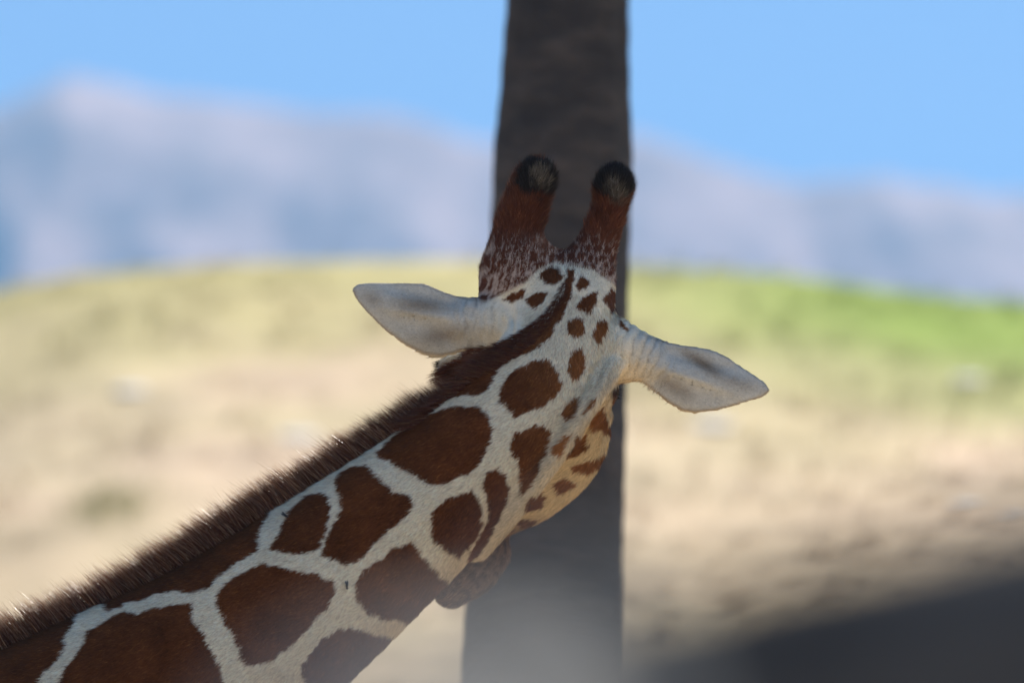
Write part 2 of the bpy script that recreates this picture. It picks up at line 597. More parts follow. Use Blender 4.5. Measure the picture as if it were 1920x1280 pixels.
# ------------------------------------------------------------------ surface nets
def surface_nets():
    S = FIELD < 0
    nx, ny, nz = S.shape
    c = S[:-1, :-1, :-1].astype(np.uint8)
    tot = np.zeros((nx - 1, ny - 1, nz - 1), np.uint8)
    for a in (0, 1):
        for b in (0, 1):
            for d in (0, 1):
                tot += S[a:nx - 1 + a, b:ny - 1 + b, d:nz - 1 + d]
    act = np.flatnonzero((tot > 0) & (tot < 8))
    del tot, c
    ci, cj, ck = np.unravel_index(act, (nx - 1, ny - 1, nz - 1))
    acc = np.zeros((len(act), 3)); cnt = np.zeros(len(act))
    for axn in range(3):
        o = [(0, 0), (0, 1), (1, 0), (1, 1)]
        for (p, q) in o:
            off = [0, 0, 0]; oth = [t for t in range(3) if t != axn]
            off[oth[0]] = p; off[oth[1]] = q
            i0, j0, k0 = ci + off[0], cj + off[1], ck + off[2]
            i1, j1, k1 = i0 + (axn == 0), j0 + (axn == 1), k0 + (axn == 2)
            f0 = FIELD[i0, j0, k0]; f1 = FIELD[i1, j1, k1]
            m = (f0 < 0) != (f1 < 0)
            t = np.where(m, f0 / np.where(m, f0 - f1, 1), 0)
            A = np.stack([GX[i0], GY[j0], GZ[k0]], 1); B = np.stack([GX[i1], GY[j1], GZ[k1]], 1)
            acc += np.where(m[:, None], A + (B - A) * t[:, None], 0); cnt += m
    V = acc / cnt[:, None]
    quads = []
    dims = (nx - 1, ny - 1, nz - 1)
    for axn in range(3):
        s0 = [slice(0, -1) if t == axn else slice(1, -1) for t in range(3)]
        s1 = [slice(1, None) if t == axn else slice(1, -1) for t in range(3)]
        A = S[tuple(s0)]; B = S[tuple(s1)]
        e = np.flatnonzero(A != B)
        idx = np.array(np.unravel_index(e, A.shape))
        flip = A.ravel()[e]
        oth = [t for t in range(3) if t != axn]
        for t in oth: idx[t] += 1
        cells = []
        for (p, q) in ((1, 1), (0, 1), (0, 0), (1, 0)):
            c3 = idx.copy(); c3[oth[0]] -= p; c3[oth[1]] -= q
            cells.append(np.searchsorted(act, np.ravel_multi_index(c3, dims)))
        Q = np.stack(cells, 1)
        if axn == 1: flip = ~flip
        Q[~flip] = Q[~flip][:, ::-1]
        quads.append(Q)
    return V, np.vstack(quads)


V, Q = surface_nets()
del FIELD
# light smoothing (keeps ears)
for it in range(2):
    s = np.zeros_like(V); n = np.zeros(len(V))
    for k in range(4):
        np.add.at(s, Q[:, k], V[Q[:, (k + 1) % 4]]); np.add.at(n, Q[:, k], 1)
    V = V + 0.45 * (s / np.maximum(n, 1)[:, None] - V)


def vnormals(V, Q):
    a = V[Q[:, 2]] - V[Q[:, 0]]; b = V[Q[:, 3]] - V[Q[:, 1]]
    fn = np.cross(a, b)
    N = np.zeros_like(V)
    for k in range(4): np.add.at(N, Q[:, k], fn)
    return N / np.maximum(np.linalg.norm(N, axis=1), 1e-12)[:, None], fn


N, FN = vnormals(V, Q)


def wrinkle(px, py):
    """folds across the base of each ear; height 0..1"""
    q = np.stack([px, py], 1)
    mL = sstep(838, 870, px) * (1 - sstep(965, 1000, px)) * sstep(550, 570, py) * (1 - sstep(655, 672, py))
    mR = sstep(1150, 1175, px) * (1 - sstep(1235, 1275, px)) * sstep(590, 612, py) * (1 - sstep(700, 722, py))
    wob = 9 * vnoise(q / 34.0, 301) + 3 * vnoise(q / 12.0, 302)
    sL = px + 0.16 * (py - 600) + wob
    sR = px + 0.30 * (py - 650) + wob
    fL = np.abs(np.sin(sL * math.pi / 18.5)) ** 0.7; fR = np.abs(np.sin(sR * math.pi / 18.0)) ** 0.7
    amp = 0.6 + 0.4 * vnoise(q / 22.0, 305)
    return fL * mL * amp + fR * mR * amp, mL + mR


wpx, wpy = proj(V)
wh, wm = wrinkle(wpx, wpy)
# soft folds running down behind the ear to the throat
fq = np.stack([wpx, wpy], 1)
fm = sstep(1075, 1100, wpx) * sstep(640, 700, wpy) * (1 - sstep(800, 900, wpy)) * (wpx < 1160)
fold = np.sin((wpx + 0.45 * (wpy - 700) + 5 * vnoise(fq / 30.0, 311)) * 2 * math.pi / 21.0) * fm
mn = sstep(0, 1, vnoise(np.stack([wpx / 120, wpy / 60], 1), 312) + 0.5)
side_ok = (V[:, 0] > -1.0) & (V[:, 2] > 3.4) & ((N @ FW) < 0.2)
V = V + N * ((wh - 0.5 * wm) * 0.0075 + fold * 0.0013)[:, None] * side_ok[:, None]
N, FN = vnormals(V, Q)

# ------------------------------------------------------------------ coat pattern
NECK_PATCH = [
 [(706,848),(735,822),(775,795),(820,768),(860,760),(905,761),(922,780),(929,800),(922,830),(912,855),(890,880),(860,895),(825,908),(800,902),(775,885),(740,868),(715,858)],
 [(1020,667),(1035,675),(1048,695),(1056,715),(1050,735),(1030,755),(1000,768),(968,780),(955,765),(938,742),(945,715),(960,695),(985,685)],
 [(840,748),(870,738),(900,740),(920,728),(930,705),(942,684),(915,680),(880,700),(840,725)],
 [(965,668),(990,660),(1015,646),(1040,622),(1046,601),(1032,590),(1005,610),(970,640)],
 [(1048,584),(1060,580),(1068,565),(1066,550),(1052,560)],
 [(632,900),(648,879),(667,870),(688,870),(705,886),(728,905),(742,921),(770,926),(779,942),(770,961),(744,985),(705,1017),(681,1045),(655,1055),(634,1050),(608,1038),(609,1027),(625,989),(641,956),(641,928),(634,914)],
 [(508,1027),(524,1003),(533,980),(550,949),(573,928),(606,919),(618,928),(624,947),(622,970),(612,1003),(602,1027),(578,1037),(540,1035)],
 [(516,950),(510,961),(489,999),(489,1027),(470,1041),(445,1057),(425,1069),(395,1099),(380,1105),(350,1111),(327,1105),(309,1108),(276,1120),(238,1130),(208,1146),(190,1120),(300,1050),(400,990)],
 [(150,1150),(143,1167),(131,1185),(123,1197),(125,1215),(113,1235),(89,1256),(77,1271),(79,1290),(0,1380),(-120,1420),(-160,1280),(0,1200)],
 [(220,1149),(238,1146),(267,1148),(297,1137),(324,1131),(356,1130),(367,1134),(364,1158),(383,1182),(395,1209),(416,1244),(423,1280),(425,1330),(390,1390),(250,1420),(120,1390),(105,1300),(114,1274),(131,1244),(157,1209),(166,1185),(190,1167)],
 [(409,1111),(428,1092),(461,1069),(494,1053),(531,1062),(564,1067),(597,1071),(630,1088),(632,1106),(620,1130),(601,1153),(573,1186),(541,1214),(512,1235),(466,1245),(454,1228),(440,1191),(428,1167),(409,1135)],
 [(669,1092),(681,1069),(719,1045),(747,1022),(775,1015),(794,1036),(817,1064),(848,1096),(850,1120),(800,1160),(768,1165),(747,1160),(719,1156),(690,1144),(672,1125)],
 [(811,977),(815,953),(839,932),(866,922),(889,916),(901,934),(909,953),(907,981),(893,1012),(862,1041),(839,1030),(815,1012)],
 [(909,899),(915,883),(936,875),(952,891),(960,914),(952,946),(936,977),(921,1008),(897,1043),(880,1065),(878,1055),(884,1032),(909,992),(919,961),(915,930),(911,914)],
 [(958,830),(968,807),(999,797),(1022,794),(1036,809),(1034,836),(1014,879),(999,910),(983,927),(978,914),(978,887),(971,860),(960,840)],
 [(569,1242),(583,1224),(606,1195),(644,1174),(681,1177),(719,1188),(750,1195),(740,1240),(680,1320),(590,1310),(570,1265)],
 [(440,1285),(480,1290),(540,1320),(590,1390),(600,1500),(470,1520),(420,1420),(425,1330)],
 [(1057,774),(1061,758),(1077,741),(1089,744),(1087,766),(1073,787),(1063,791)],
 [(1096,776),(1104,754),(1120,742),(1116,758)],
 [(1106,791),(1132,764),(1137,785),(1146,815),(1132,807),(1116,801)],
 [(1061,860),(1073,840),(1085,815),(1100,815),(1105,836),(1089,850)],
 [(1075,873),(1092,864),(1116,862),(1136,850),(1126,873),(1104,887),(1085,883)],
 [(1042,906),(1061,894),(1085,906),(1069,916),(1049,925)],
 [(983,953),(999,930),(1018,921),(1027,934),(1018,950),(991,957)],
 [(971,981),(983,973),(1010,975),(991,990)],
 [(1012,522),(1017,507),(1036,502),(1051,506),(1057,522),(1040,534),(1025,530)],
 [(944,562),(961,549),(987,541),(980,556),(961,567)],
 [(984,569),(995,551),(1014,546),(1032,547),(1021,564),(1002,577)],
 [(1078,536),(1089,519),(1106,526),(1106,536),(1087,543)],
 [(1077,577),(1085,560),(1100,549),(1121,547),(1119,567),(1107,586),(1092,581)],
 [(1132,560),(1145,537),(1155,545),(1155,575),(1145,582),(1136,573)],
 [(1062,612),(1068,598),(1080,594),(1092,597),(1099,612),(1093,626),(1080,631),(1067,627)],
 [(1111,627),(1119,601),(1130,596),(1141,605),(1137,624),(1122,644)],
 [(1065,690),(1068,666),(1078,651),(1090,650),(1099,664),(1097,690),(1087,708),(1076,712)],
 [(1156,578),(1166,598),(1182,620),(1172,620),(1160,605)],
 [(1150,728),(1160,720),(1158,745),(1150,752)],
]
NECK_PATCH.append([(860,722),(915,676),(969,648),(1010,616),(1038,582),(1058,542),(1063,506),(1077,506),(1075,548),(1056,590),(1030,622),(990,655),(930,692),(870,738)])
LIGHT_PATCH = [[(1040,836),(1061,817),(1075,811),(1067,828),(1053,856),(1040,850)]]
# the far side and the body: irregular cells
cell_pts = rng.uniform([-4.0, -0.8, 0.9], [0.4, 0.5, 4.4], (1500, 3))


def far_pattern(p):
    """distance-like value, positive inside a patch (metres)"""
    out = np.zeros(len(p))
    rel = cell_pts
    sc = 1.0
    for s in range(0, len(p), 40000):
        q = p[s:s + 40000]
        d = np.sqrt(((q[:, None, :] - rel[None, ::3, :]) ** 2).sum(2))
        d.partition(1, axis=1)
        out[s:s + 40000] = (d[:, 1] - d[:, 0]) * 0.5 - 0.018
    return out


def polys_val(px, py, polys):
    best = np.full(len(px), -60.0)
    for poly in polys:
        a = np.asarray(poly, float)
        m = np.flatnonzero((px > a[:, 0].min() - 25) & (px < a[:, 0].max() + 25) & (py > a[:, 1].min() - 25) & (py < a[:, 1].max() + 25))
        if len(m):
            best[m] = np.maximum(best[m], -poly_sd(px[m], py[m], a))
    return best


CREAM = np.array([0.85, 0.76, 0.585]); WARM = np.array([0.70, 0.56, 0.36])
BROWN = np.array([0.130, 0.042, 0.012]); TAWNY = np.array([0.22, 0.085, 0.026])
RUST = np.array([0.12, 0.042, 0.022]); BLACK = np.array([0.012, 0.011, 0.012])
EARC = np.array([0.60, 0.58, 0.51])


def mixc(a, b, f):
    return a + (b - a) * np.clip(f, 0, 1)[:, None]


def coat_colour(p, n, jag=1.0):
    px, py = proj(p)
    N_ = len(p)
    front = sstep(-0.80, -0.55, -(n @ FW))
    q = np.stack([px, py], 1)
    j = (fbm(q / 10.0, 2, 101) * 3.2 + vnoise(q / 4.5, 104) * 2.0) * jag
    val = polys_val(px, py, NECK_PATCH)                # photo units
    fv = np.full(N_, -1.0)
    need = (front < 1) | (px < -60) | (py > 1330)
    ii = np.flatnonzero(need)
    if len(ii): fv[ii] = far_pattern(p[ii])
    wob = 40 * vnoise(q / 90.0, 191)
    inframe = front * sstep(-200, -90, px + wob) * (1 - sstep(1350, 1450, py + wob))
    v = np.where(inframe > 0.5, val, fv / M_PX) - 30 * np.exp(-((inframe - 0.5) / 0.22) ** 2) + j
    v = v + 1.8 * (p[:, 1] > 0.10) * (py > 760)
    dark = sstep(-1.2, 1.2, v)
    # tawnier patches near the head and throat
    tw = sstep(930, 1100, px) * sstep(560, 640, py)
    dcol = mixc(np.tile(BROWN, (N_, 1)), np.tile(TAWNY, (N_, 1)), tw)
    dcol = dcol * (1 + 0.38 * fbm(q / 38.0, 4, 111) + 0.12 * vnoise(q / 5.0, 113))[:, None]
    warm = sstep(0, 90, (px - 1010) * 0.72 + (py - 760) * 0.69 - 10) * sstep(600, 720, py)
    warm = np.maximum(warm, 0.55 * sstep(0.2, -0.5, n[:, 2]))  # yellowish throat coat, plus warm ground bounce painted on downward faces
    warm = np.maximum(warm, 0.5 * sstep(1145, 1160, px) * sstep(640, 700, py))
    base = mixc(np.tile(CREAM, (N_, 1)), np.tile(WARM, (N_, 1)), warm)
    base = base * (1 + 0.07 * fbm(q / 30.0, 3, 121))[:, None]
    col = mixc(base, dcol, dark)
    jaw = sstep(0.10, 0.16, p[:, 1]) * (1 - dark) * sstep(760, 800, py)  # yellower jaw coat, deepened to paint in the occlusion shade behind the neck
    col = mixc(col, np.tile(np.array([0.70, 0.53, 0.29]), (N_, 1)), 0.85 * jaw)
    lp = polys_val(px, py, LIGHT_PATCH)
    col = mixc(col, np.tile(TAWNY * 1.6, (N_, 1)), sstep(-2, 2, lp + j))
    head = (p[:, 1] > 0.02) & (px > 780)
    # ears
    el = poly_sd(px, py, EAR_L); er = poly_sd(px, py, EAR_R)
    earm = np.maximum(sstep(4, -3, el) * (1 - sstep(860, 960, px)), sstep(4, -3, er) * sstep(1165, 1250, px))
    ec = np.tile(EARC, (N_, 1)) * (1 + 0.10 * fbm(q / 14.0, 4, 131))[:, None]
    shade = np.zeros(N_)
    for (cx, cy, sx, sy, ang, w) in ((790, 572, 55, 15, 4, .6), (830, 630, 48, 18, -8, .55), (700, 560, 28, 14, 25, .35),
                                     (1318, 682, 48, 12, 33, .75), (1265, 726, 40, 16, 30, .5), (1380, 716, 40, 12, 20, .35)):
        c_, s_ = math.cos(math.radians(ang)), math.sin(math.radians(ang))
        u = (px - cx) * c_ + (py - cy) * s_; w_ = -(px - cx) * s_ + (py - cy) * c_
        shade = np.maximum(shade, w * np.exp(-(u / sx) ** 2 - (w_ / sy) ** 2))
    ec = mixc(ec, np.tile(np.array([0.20, 0.135, 0.075]), (N_, 1)), shade * 1.15)  # darker hairy hollows, with dimple shading painted into the ear colour
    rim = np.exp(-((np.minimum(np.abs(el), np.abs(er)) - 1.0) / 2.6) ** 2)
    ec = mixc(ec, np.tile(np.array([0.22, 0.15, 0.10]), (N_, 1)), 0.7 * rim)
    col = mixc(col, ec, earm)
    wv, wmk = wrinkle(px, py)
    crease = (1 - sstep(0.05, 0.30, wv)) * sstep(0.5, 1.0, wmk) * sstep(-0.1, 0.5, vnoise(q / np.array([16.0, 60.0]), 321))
    col = mixc(col, np.tile(np.array([0.16, 0.13, 0.11]), (N_, 1)), 0.42 * crease)  # crease shade painted into the colour along the fold valleys
    # top of the skull and forehead: streaky rust over pale
    nape = [(905, 570), (945, 548), (985, 530), (1010, 505), (1040, 494), (1075, 500), (1110, 506), (1150, 530), (1162, 545), (1180, 560), (1190, 395), (880, 395), (880, 585)]
    sk = sstep(4, -4, poly_sd(px, py, nape)) * (1 - earm) * (p[:, 1] > -0.02)
    tall = 17.0 + 17.0 * sstep(1000, 930, px)
    sq = np.stack([(px + 0.25 * (py - 500)) / 17.0 + 0.35 * vnoise(q / 9.0, 143), py / tall + 0.3 * vnoise(q / 9.0, 144)], 1)
    up = sstep(560, 455, py)
    st = sstep(0.24, 0.36, cells(sq, 5) + 0.08 * vnoise(q / 3.0, 145) + 0.20 * up)
    sc = mixc(np.tile(np.array([0.46, 0.36, 0.30]), (N_, 1)), np.tile(RUST, (N_, 1)), st)
    sc = mixc(sc, np.tile(RUST * 1.05, (N_, 1)), sstep(478, 425, py + 16 * vnoise(q / 8.0, 5)))
    col = mixc(col, sc, sk)
    # horns
    hm = sstep(448, 428, py + 14 * vnoise(q / 7.0, 6))
    hq = RUST * 1.0
    col = mixc(col, np.tile(hq, (N_, 1)) * (1 + 0.5 * fbm(q / 11.0, 4, 151))[:, None], hm)
    for (cx, cy, ax, ay, kx, ky) in ((1003, 335, 48, 42, 1014, 338), (1153, 342, 44, 42, 1156, 362)):
        dd = np.sqrt(((px - cx) / ax) ** 2 + ((py - cy) / ay) ** 2)
        bk = sstep(1.15, 0.72, dd + 0.30 * vnoise(q / 10.0, 161)) * (py < 410)
        col = mixc(col, np.tile(np.array([0.022, 0.019, 0.019]), (N_, 1)), bk)
        kk = np.sqrt(((px - kx) / 17) ** 2 + ((py - ky) / 24) ** 2)
        col = mixc(col, np.tile(np.array([0.155, 0.135, 0.11]), (N_, 1)) * (1 + 0.4 * vnoise(q / 3., 171))[:, None], 0.8 * sstep(1.35, 0.5, kk + 0.55 * vnoise(q / 7.0, 162)) * (front > 0.5))
    # muzzle
    mz = sstep(955, 1010, py) * (p[:, 1] > 0.16) * (px > 780)
    mzn = 0.85 * sstep(-0.25, 0.4, fbm(q / 6.0, 3, 181))
    col = mixc(col, mixc(np.tile(np.array([0.20, 0.10, 0.05]), (N_, 1)), np.tile(np.array([0.05, 0.025, 0.013]), (N_, 1)), mzn), mz)
    # eye surrounds
    for cx, cy in ((832, 686), (1156, 732)):
        e = np.exp(-(((px - cx) / 12) ** 2 + ((py - cy) / 10) ** 2))
        col = mixc(col, np.tile(BLACK * 2, (N_, 1)), 0.8 * e * (p[:, 1] > 0.1))
    # hooves and tail end
    col = mixc(col, np.tile(BLACK * 2, (N_, 1)), (p[:, 2] < 0.12).astype(float))
    return np.clip(col, 0.004, 0.9)


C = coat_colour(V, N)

root = bpy.data.objects.new("giraffe", None)
scene.collection.objects.link(root)
root.location = (-2.4, -0.06, 0)
tag(root, "reticulated giraffe seen from behind with brown patches, upright mane and ears spread wide", "giraffe")
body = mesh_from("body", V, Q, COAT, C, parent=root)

# check orientation of faces
cen = V[Q[:, 0]]
bvh = BVHTree.FromPolygons([tuple(v) for v in V[:]], Q.tolist()) if False else None
dg_mesh = body.data
from mathutils import bvhtree


def ray_setup():
    # front-side lookup from a coarse projected buffer of vertices (nearest in the coat plane)
    m = (N @ FW) < -0.05
    px, py = proj(V[m])
    return V[m], N[m], px, py


FV, FNm, fpx, fpy = ray_setup()
from mathutils import kdtree


def front_points(qx, qy, maxr=6.0):
    """surface points facing the viewer side at coat-plane coordinates"""
    cellx = {}
    gx = np.floor(fpx / 6).astype(int); gy = np.floor(fpy / 6).astype(int)
    key = gx * 100000 + gy
    order = np.argsort(key, kind='stable'); ks = key[order]
    P_ = np.zeros((len(qx), 3)); N_ = np.zeros((len(qx), 3)); ok = np.zeros(len(qx), bool)
    for i in range(len(qx)):
        cx, cy = int(math.floor(qx[i] / 6)), int(math.floor(qy[i] / 6))
        c = []
        for a in (-1, 0, 1):
            k0 = (cx + a) * 100000 + cy - 1
            l = np.searchsorted(ks, k0); r = np.searchsorted(ks, k0 + 3)
            c.append(order[l:r])
        c = np.concatenate(c)
        if len(c) == 0: continue
        d = (fpx[c] - qx[i]) ** 2 + (fpy[c] - qy[i]) ** 2
        near = c[d < 60]
        if len(near) == 0: continue
        j = near[np.argmin(FV[near, 1] + 0.0003 * np.sqrt((fpx[near] - qx[i]) ** 2 + (fpy[near] - qy[i]) ** 2))]
        P_[i] = FV[j]; N_[i] = FNm[j]; ok[i] = True
    return P_, N_, ok


def norm(a):
    return a / np.maximum(np.linalg.norm(a, axis=1), 1e-9)[:, None]


def hair_mesh(name, roots, pts_fn, nseg, width, side, col, mat, parent, tip=0.15):
    """roots (N,3); pts_fn(t)->(N,3) points along each hair; side (N,3) ribbon direction"""
    n = len(roots)
    rows = []
    ts = np.linspace(0, 1, nseg + 1)
    for t in ts[:-1]:
        c = pts_fn(t); w = (width * (1 - (1 - tip) * t ** 1.5))[:, None] * side * 0.5
        rows += [c - w, c + w]
    rows.append(pts_fn(1.0))
    A = np.stack(rows, 1)                                # N, 2*nseg+1, 3
    m = 2 * nseg + 1
    base = (np.arange(n) * m)[:, None]
    F = []
    for s in range(nseg - 1):
        F.append(base + np.array([[2 * s, 2 * s + 1, 2 * s + 3]])); F.append(base + np.array([[2 * s, 2 * s + 3, 2 * s + 2]]))
    s = nseg - 1
    F.append(base + np.array([[2 * s, 2 * s + 1, 2 * s + 2]]))
    F = np.vstack(F)
    colv = np.repeat(col, m, axis=0)
    return mesh_from(name, A.reshape(-1, 3), F, mat, colv, smooth=True, parent=parent)


# ------------------------------------------------------------------ short fur over neck and head
tri = np.vstack([Q[:, [0, 1, 2]], Q[:, [0, 2, 3]]])
tc = V[tri].mean(1)
keep = (tc[:, 0] > -0.98) & (tc[:, 2] > 3.4)
tri = tri[keep]
e1 = V[tri[:, 1]] - V[tri[:, 0]]; e2 = V[tri[:, 2]] - V[tri[:, 0]]
tn = np.cross(e1, e2); area = 0.5 * np.linalg.norm(tn, axis=1)
tnn = norm(N[tri].mean(1))
facing = -(tnn @ FW)
wgt = area * np.where(facing > -0.35, 1.0, 0.22)
NF = 430000
pick = rng.choice(len(tri), NF, p=wgt / wgt.sum())
u = rng.random(NF); w = rng.random(NF)
fl = u + w > 1; u[fl] = 1 - u[fl]; w[fl] = 1 - w[fl]
R = V[tri[pick, 0]] + e1[pick] * u[:, None] + e2[pick] * w[:, None]
RN = norm(N[tri[pick, 0]] * (1 - u - w)[:, None] + N[tri[pick, 1]] * u[:, None] + N[tri[pick, 2]] * w[:, None])
rpx_, rpy_ = proj(R)
# lie of the coat: down the neck, out along the ears, up the horns
flow = np.tile(np.array([-0.80, 0.0, -0.60]), (NF, 1))
hd = sstep(900, 1080, rpx_) * sstep(820, 640, rpy_)
flow = flow * (1 - hd)[:, None] + np.array([-0.25, 0.0, -1.0]) * hd[:, None]
er_ = rng.random(NF)
eL = (poly_sd(rpx_, rpy_, EAR_L) < 3) & (rpx_ < 985 - 130 * er_); eR = (poly_sd(rpx_, rpy_, EAR_R) < 3) & (rpx_ > 1135 + 120 * er_)
flow[eL] = (-1, 0, 0.15); flow[eR] = (1, 0, -0.25)
hn_ = (rpy_ < 440 + 90 * rng.random(NF))
flow[hn_] = (0.1, -0.1, 1)
flow += rng.normal(0, 0.22, (NF, 3))
flow = flow - (flow * RN).sum(1)[:, None] * RN
flow = norm(flow)
lift = rng.uniform(0.12, 0.42, NF)
lift[hn_] = rng.uniform(0.25, 0.9, hn_.sum())
D = norm(flow + RN * lift[:, None])
L = rng.uniform(0.006, 0.013, NF)
ears_m = eL | eR
wr_, wm_ = wrinkle(rpx_, rpy_)
L[(rpy_ > 430) & (rpy_ < 575) & (R[:, 1] > 0.0) & (rpx_ > 880) & (rpx_ < 1170)] *= 0.55
L[ears_m] *= 0.42; L *= 1 - 0.72 * np.clip(wm_, 0, 1) * ~ears_m; L[hn_] *= 1.5
fs = norm(np.cross(D, RN) + rng.normal(0, 0.25, (NF, 3)))
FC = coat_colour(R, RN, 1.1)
FC = FC * rng.uniform(0.62, 1.36, NF)[:, None]
gl = (rng.random(NF) < 0.07) & (FC[:, 0] < 0.3)  # a few brown hairs lightened as painted sheen highlights
FC[gl] = FC[gl] * np.array([2.0, 2.2, 2.4])
FC = np.clip(FC, 0.003, 0.9)
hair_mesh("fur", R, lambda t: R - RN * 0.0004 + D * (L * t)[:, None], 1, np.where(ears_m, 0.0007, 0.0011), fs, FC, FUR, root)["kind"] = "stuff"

# ------------------------------------------------------------------ mane
# crest line: silhouette part of the neck (from shoulder to nape) then over the nape to the poll
crest = catmull([(-900, 1660), (-500, 1465), (-20, 1233), (100, 1180), (210, 1131), (300, 1085), (400, 1022), (500, 962), (600, 906), (700, 843), (790, 785), (872, 738)], 12)


def resample(c, n):
    d = np.concatenate([[0], np.cumsum(np.linalg.norm(np.diff(c, axis=0), axis=1))])
    s = np.linspace(0, d[-1], n)
    return np.stack([np.interp(s, d, c[:, k]) for k in range(c.shape[1])], 1)


ntuft = 260
NM = 70000
cs = resample(crest, 2000)
tng = np.gradient(cs, axis=0); tng /= np.linalg.norm(tng, axis=1)[:, None]
uu = rng.random(NM) ** 0.85
idx = np.clip((uu * 1999).astype(int), 0, 1999)
bx = cs[idx, 0]; by = cs[idx, 1]
tx = tng[idx, 0]; ty = tng[idx, 1]
dep = rng.normal(0, 0.008, NM)
dep = np.clip(dep, -0.018, 0.018)
# neck depth axis at the crest
ydep = np.interp(bx, [-900, -20, 602, 850], [-0.06, -0.03, 0.0, 0.01])
sink = 10 + 900 * dep ** 2 * 14
rt = P(bx - ty * 0 + (-ty) * 0, by + sink, ydep + dep)
# tufts
tuft = np.floor(uu * ntuft + 0.35 * (dep / 0.02)).astype(int)
th_r = rng.normal(0, 1, (ntuft + 4, 4))
lean = 0.12 + 0.05 * th_r[tuft, 0]                       # towards the body
tdir = np.stack([tx, np.zeros(NM), -ty], 1)              # along crest towards the head, world x,z
perp = np.stack([-(-ty), np.zeros(NM), tx], 1)
perp = np.stack([ty, np.zeros(NM), tx], 1)               # up and to the left
Lm = np.interp(bx, [-900, 0, 400, 700, 800, 872], [0.085, 0.080, 0.076, 0.070, 0.064, 0.058]) * (0.93 + 0.05 * th_r[tuft, 1]) * rng.uniform(0.38, 1.08, NM) ** 0.8
far = rng.random(NM) < 0.07
Lm[far] *= rng.uniform(1.05, 1.3, far.sum())
hd_ = norm(perp - tdir * lean[:, None] + np.stack([np.zeros(NM), 0.20 + dep * 14 + 0.06 * th_r[tuft, 2], np.zeros(NM)], 1) + rng.normal(0, 0.095, (NM, 3)))
cd = rng.normal(0, 0.10, (NM, 3))
tcen = (np.floor(uu * ntuft) + 0.5) / ntuft - uu
clen = (np.linalg.norm(np.diff(cs, axis=0), axis=1).sum()) * M_PX
conv = tdir * (tcen * clen * 0.42)[:, None]
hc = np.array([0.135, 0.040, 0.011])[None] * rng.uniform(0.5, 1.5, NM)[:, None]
glint = rng.random(NM) < 0.24  # share of mane hairs coloured pale to read as sun glints
hc[glint] = np.array([0.50, 0.30, 0.17]) * rng.uniform(0.6, 1.3, glint.sum())[:, None]
ms_ = norm(np.cross(hd_, rng.normal(0, 1, (NM, 3))))


def mane_pts(t):
    return rt + hd_ * (Lm * t)[:, None] + (conv + cd * 0.03) * (t ** 1.15) - tdir * (Lm * 0.16 * t * t)[:, None]


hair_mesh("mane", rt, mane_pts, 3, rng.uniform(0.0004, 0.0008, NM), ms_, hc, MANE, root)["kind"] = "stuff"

# nape mane: smooth hair lying over the back of the skull
nape_c = catmull([(770, 792), (826, 732), (872, 694), (915, 674), (969, 646), (1010, 614), (1040, 579), (1060, 543), (1070, 508)], 10)
nape_c = resample(nape_c, 600)
ng = np.gradient(nape_c, axis=0); ng /= np.linalg.norm(ng, axis=1)[:, None]
NN = 15000
uu2 = rng.random(NN); ix = (uu2 * 599).astype(int)
hwid = np.interp(uu2, [0, 0.12, 0.25, 0.4, 0.65, 0.82, 1], [7, 13, 22, 20, 16, 9, 7])
off = rng.uniform(-1, 1, NN)
qx = nape_c[ix, 0] + ng[ix, 1] * off * hwid * -1; qy = nape_c[ix, 1] + ng[ix, 0] * off * hwid
r0, n0, ok = front_points(qx, qy)
r0 = r0[ok]; n0 = n0[ok]; ixk = ix[ok]; offk = off[ok]; u2 = uu2[ok]
m_ = len(r0)
al = np.stack([-ng[ixk, 0], np.zeros(m_), ng[ixk, 1]], 1)          # down the neck
upw = np.stack([ng[ixk, 1], np.zeros(m_), ng[ixk, 0]], 1)          # up-left across the crest
lean2 = rng.normal(0, 0.16, (m_, 3))
hd2 = norm(n0 * 0.42 + upw * 0.55 + al * 0.60 + lean2)
L2 = np.interp(u2, [0, 0.15, 0.5, 0.8, 1], [0.034, 0.026, 0.020, 0.013, 0.010]) * rng.uniform(0.6, 1.15, m_)
hc2 = np.array([0.125, 0.040, 0.016])[None] * rng.uniform(0.5, 1.5, m_)[:, None]
g2 = rng.random(m_) < 0.12
hc2[g2] = np.array([0.24, 0.12, 0.05]) * rng.uniform(0.6, 1.2, g2.sum())[:, None]
ms2 = norm(np.cross(hd2, rng.normal(0, 1, (m_, 3))))
hair_mesh("nape_mane", r0, lambda t: r0 - n0 * 0.002 + hd2 * (L2 * t)[:, None] + al * (L2 * 0.45 * t * t)[:, None], 3,
          rng.uniform(0.0007, 0.0013, m_), ms2, hc2, MANE, root)["kind"] = "stuff"


# ------------------------------------------------------------------ horn tufts, eyes, lashes
def tuft_hairs(name, cx, cy, y, r, n, col, l0, l1):
    c = P(cx, cy, y)
    d = norm(rng.normal(0, 1, (n, 3)))
    d[:, 2] = np.abs(d[:, 2]) - 0.55
    d = norm(d)
    rt_ = c + d * r * M_PX * 0.97
    dd = norm(np.stack([d[:, 0] * 0.7, d[:, 1] * 0.7, d[:, 2] * 0.5 + 0.35], 1) + norm(np.cross(d, [0, 0, 1.0])) * 0.4 + rng.normal(0, 0.35, (n, 3)))
    Lh = rng.uniform(l0, l1, n)
    cc = np.array(col)[None] * rng.uniform(0.5, 1.8, n)[:, None]
    sd = norm(np.cross(dd, rng.normal(0, 1, (n, 3))))
    cu = rng.normal(0, 0.3, (n, 3))
    hair_mesh(name, rt_, lambda t: rt_ + dd * (Lh * t)[:, None] + cu * (Lh * t * t)[:, None], 2, np.full(n, 0.0007), sd, cc, FUR, root)["kind"] = "stuff"


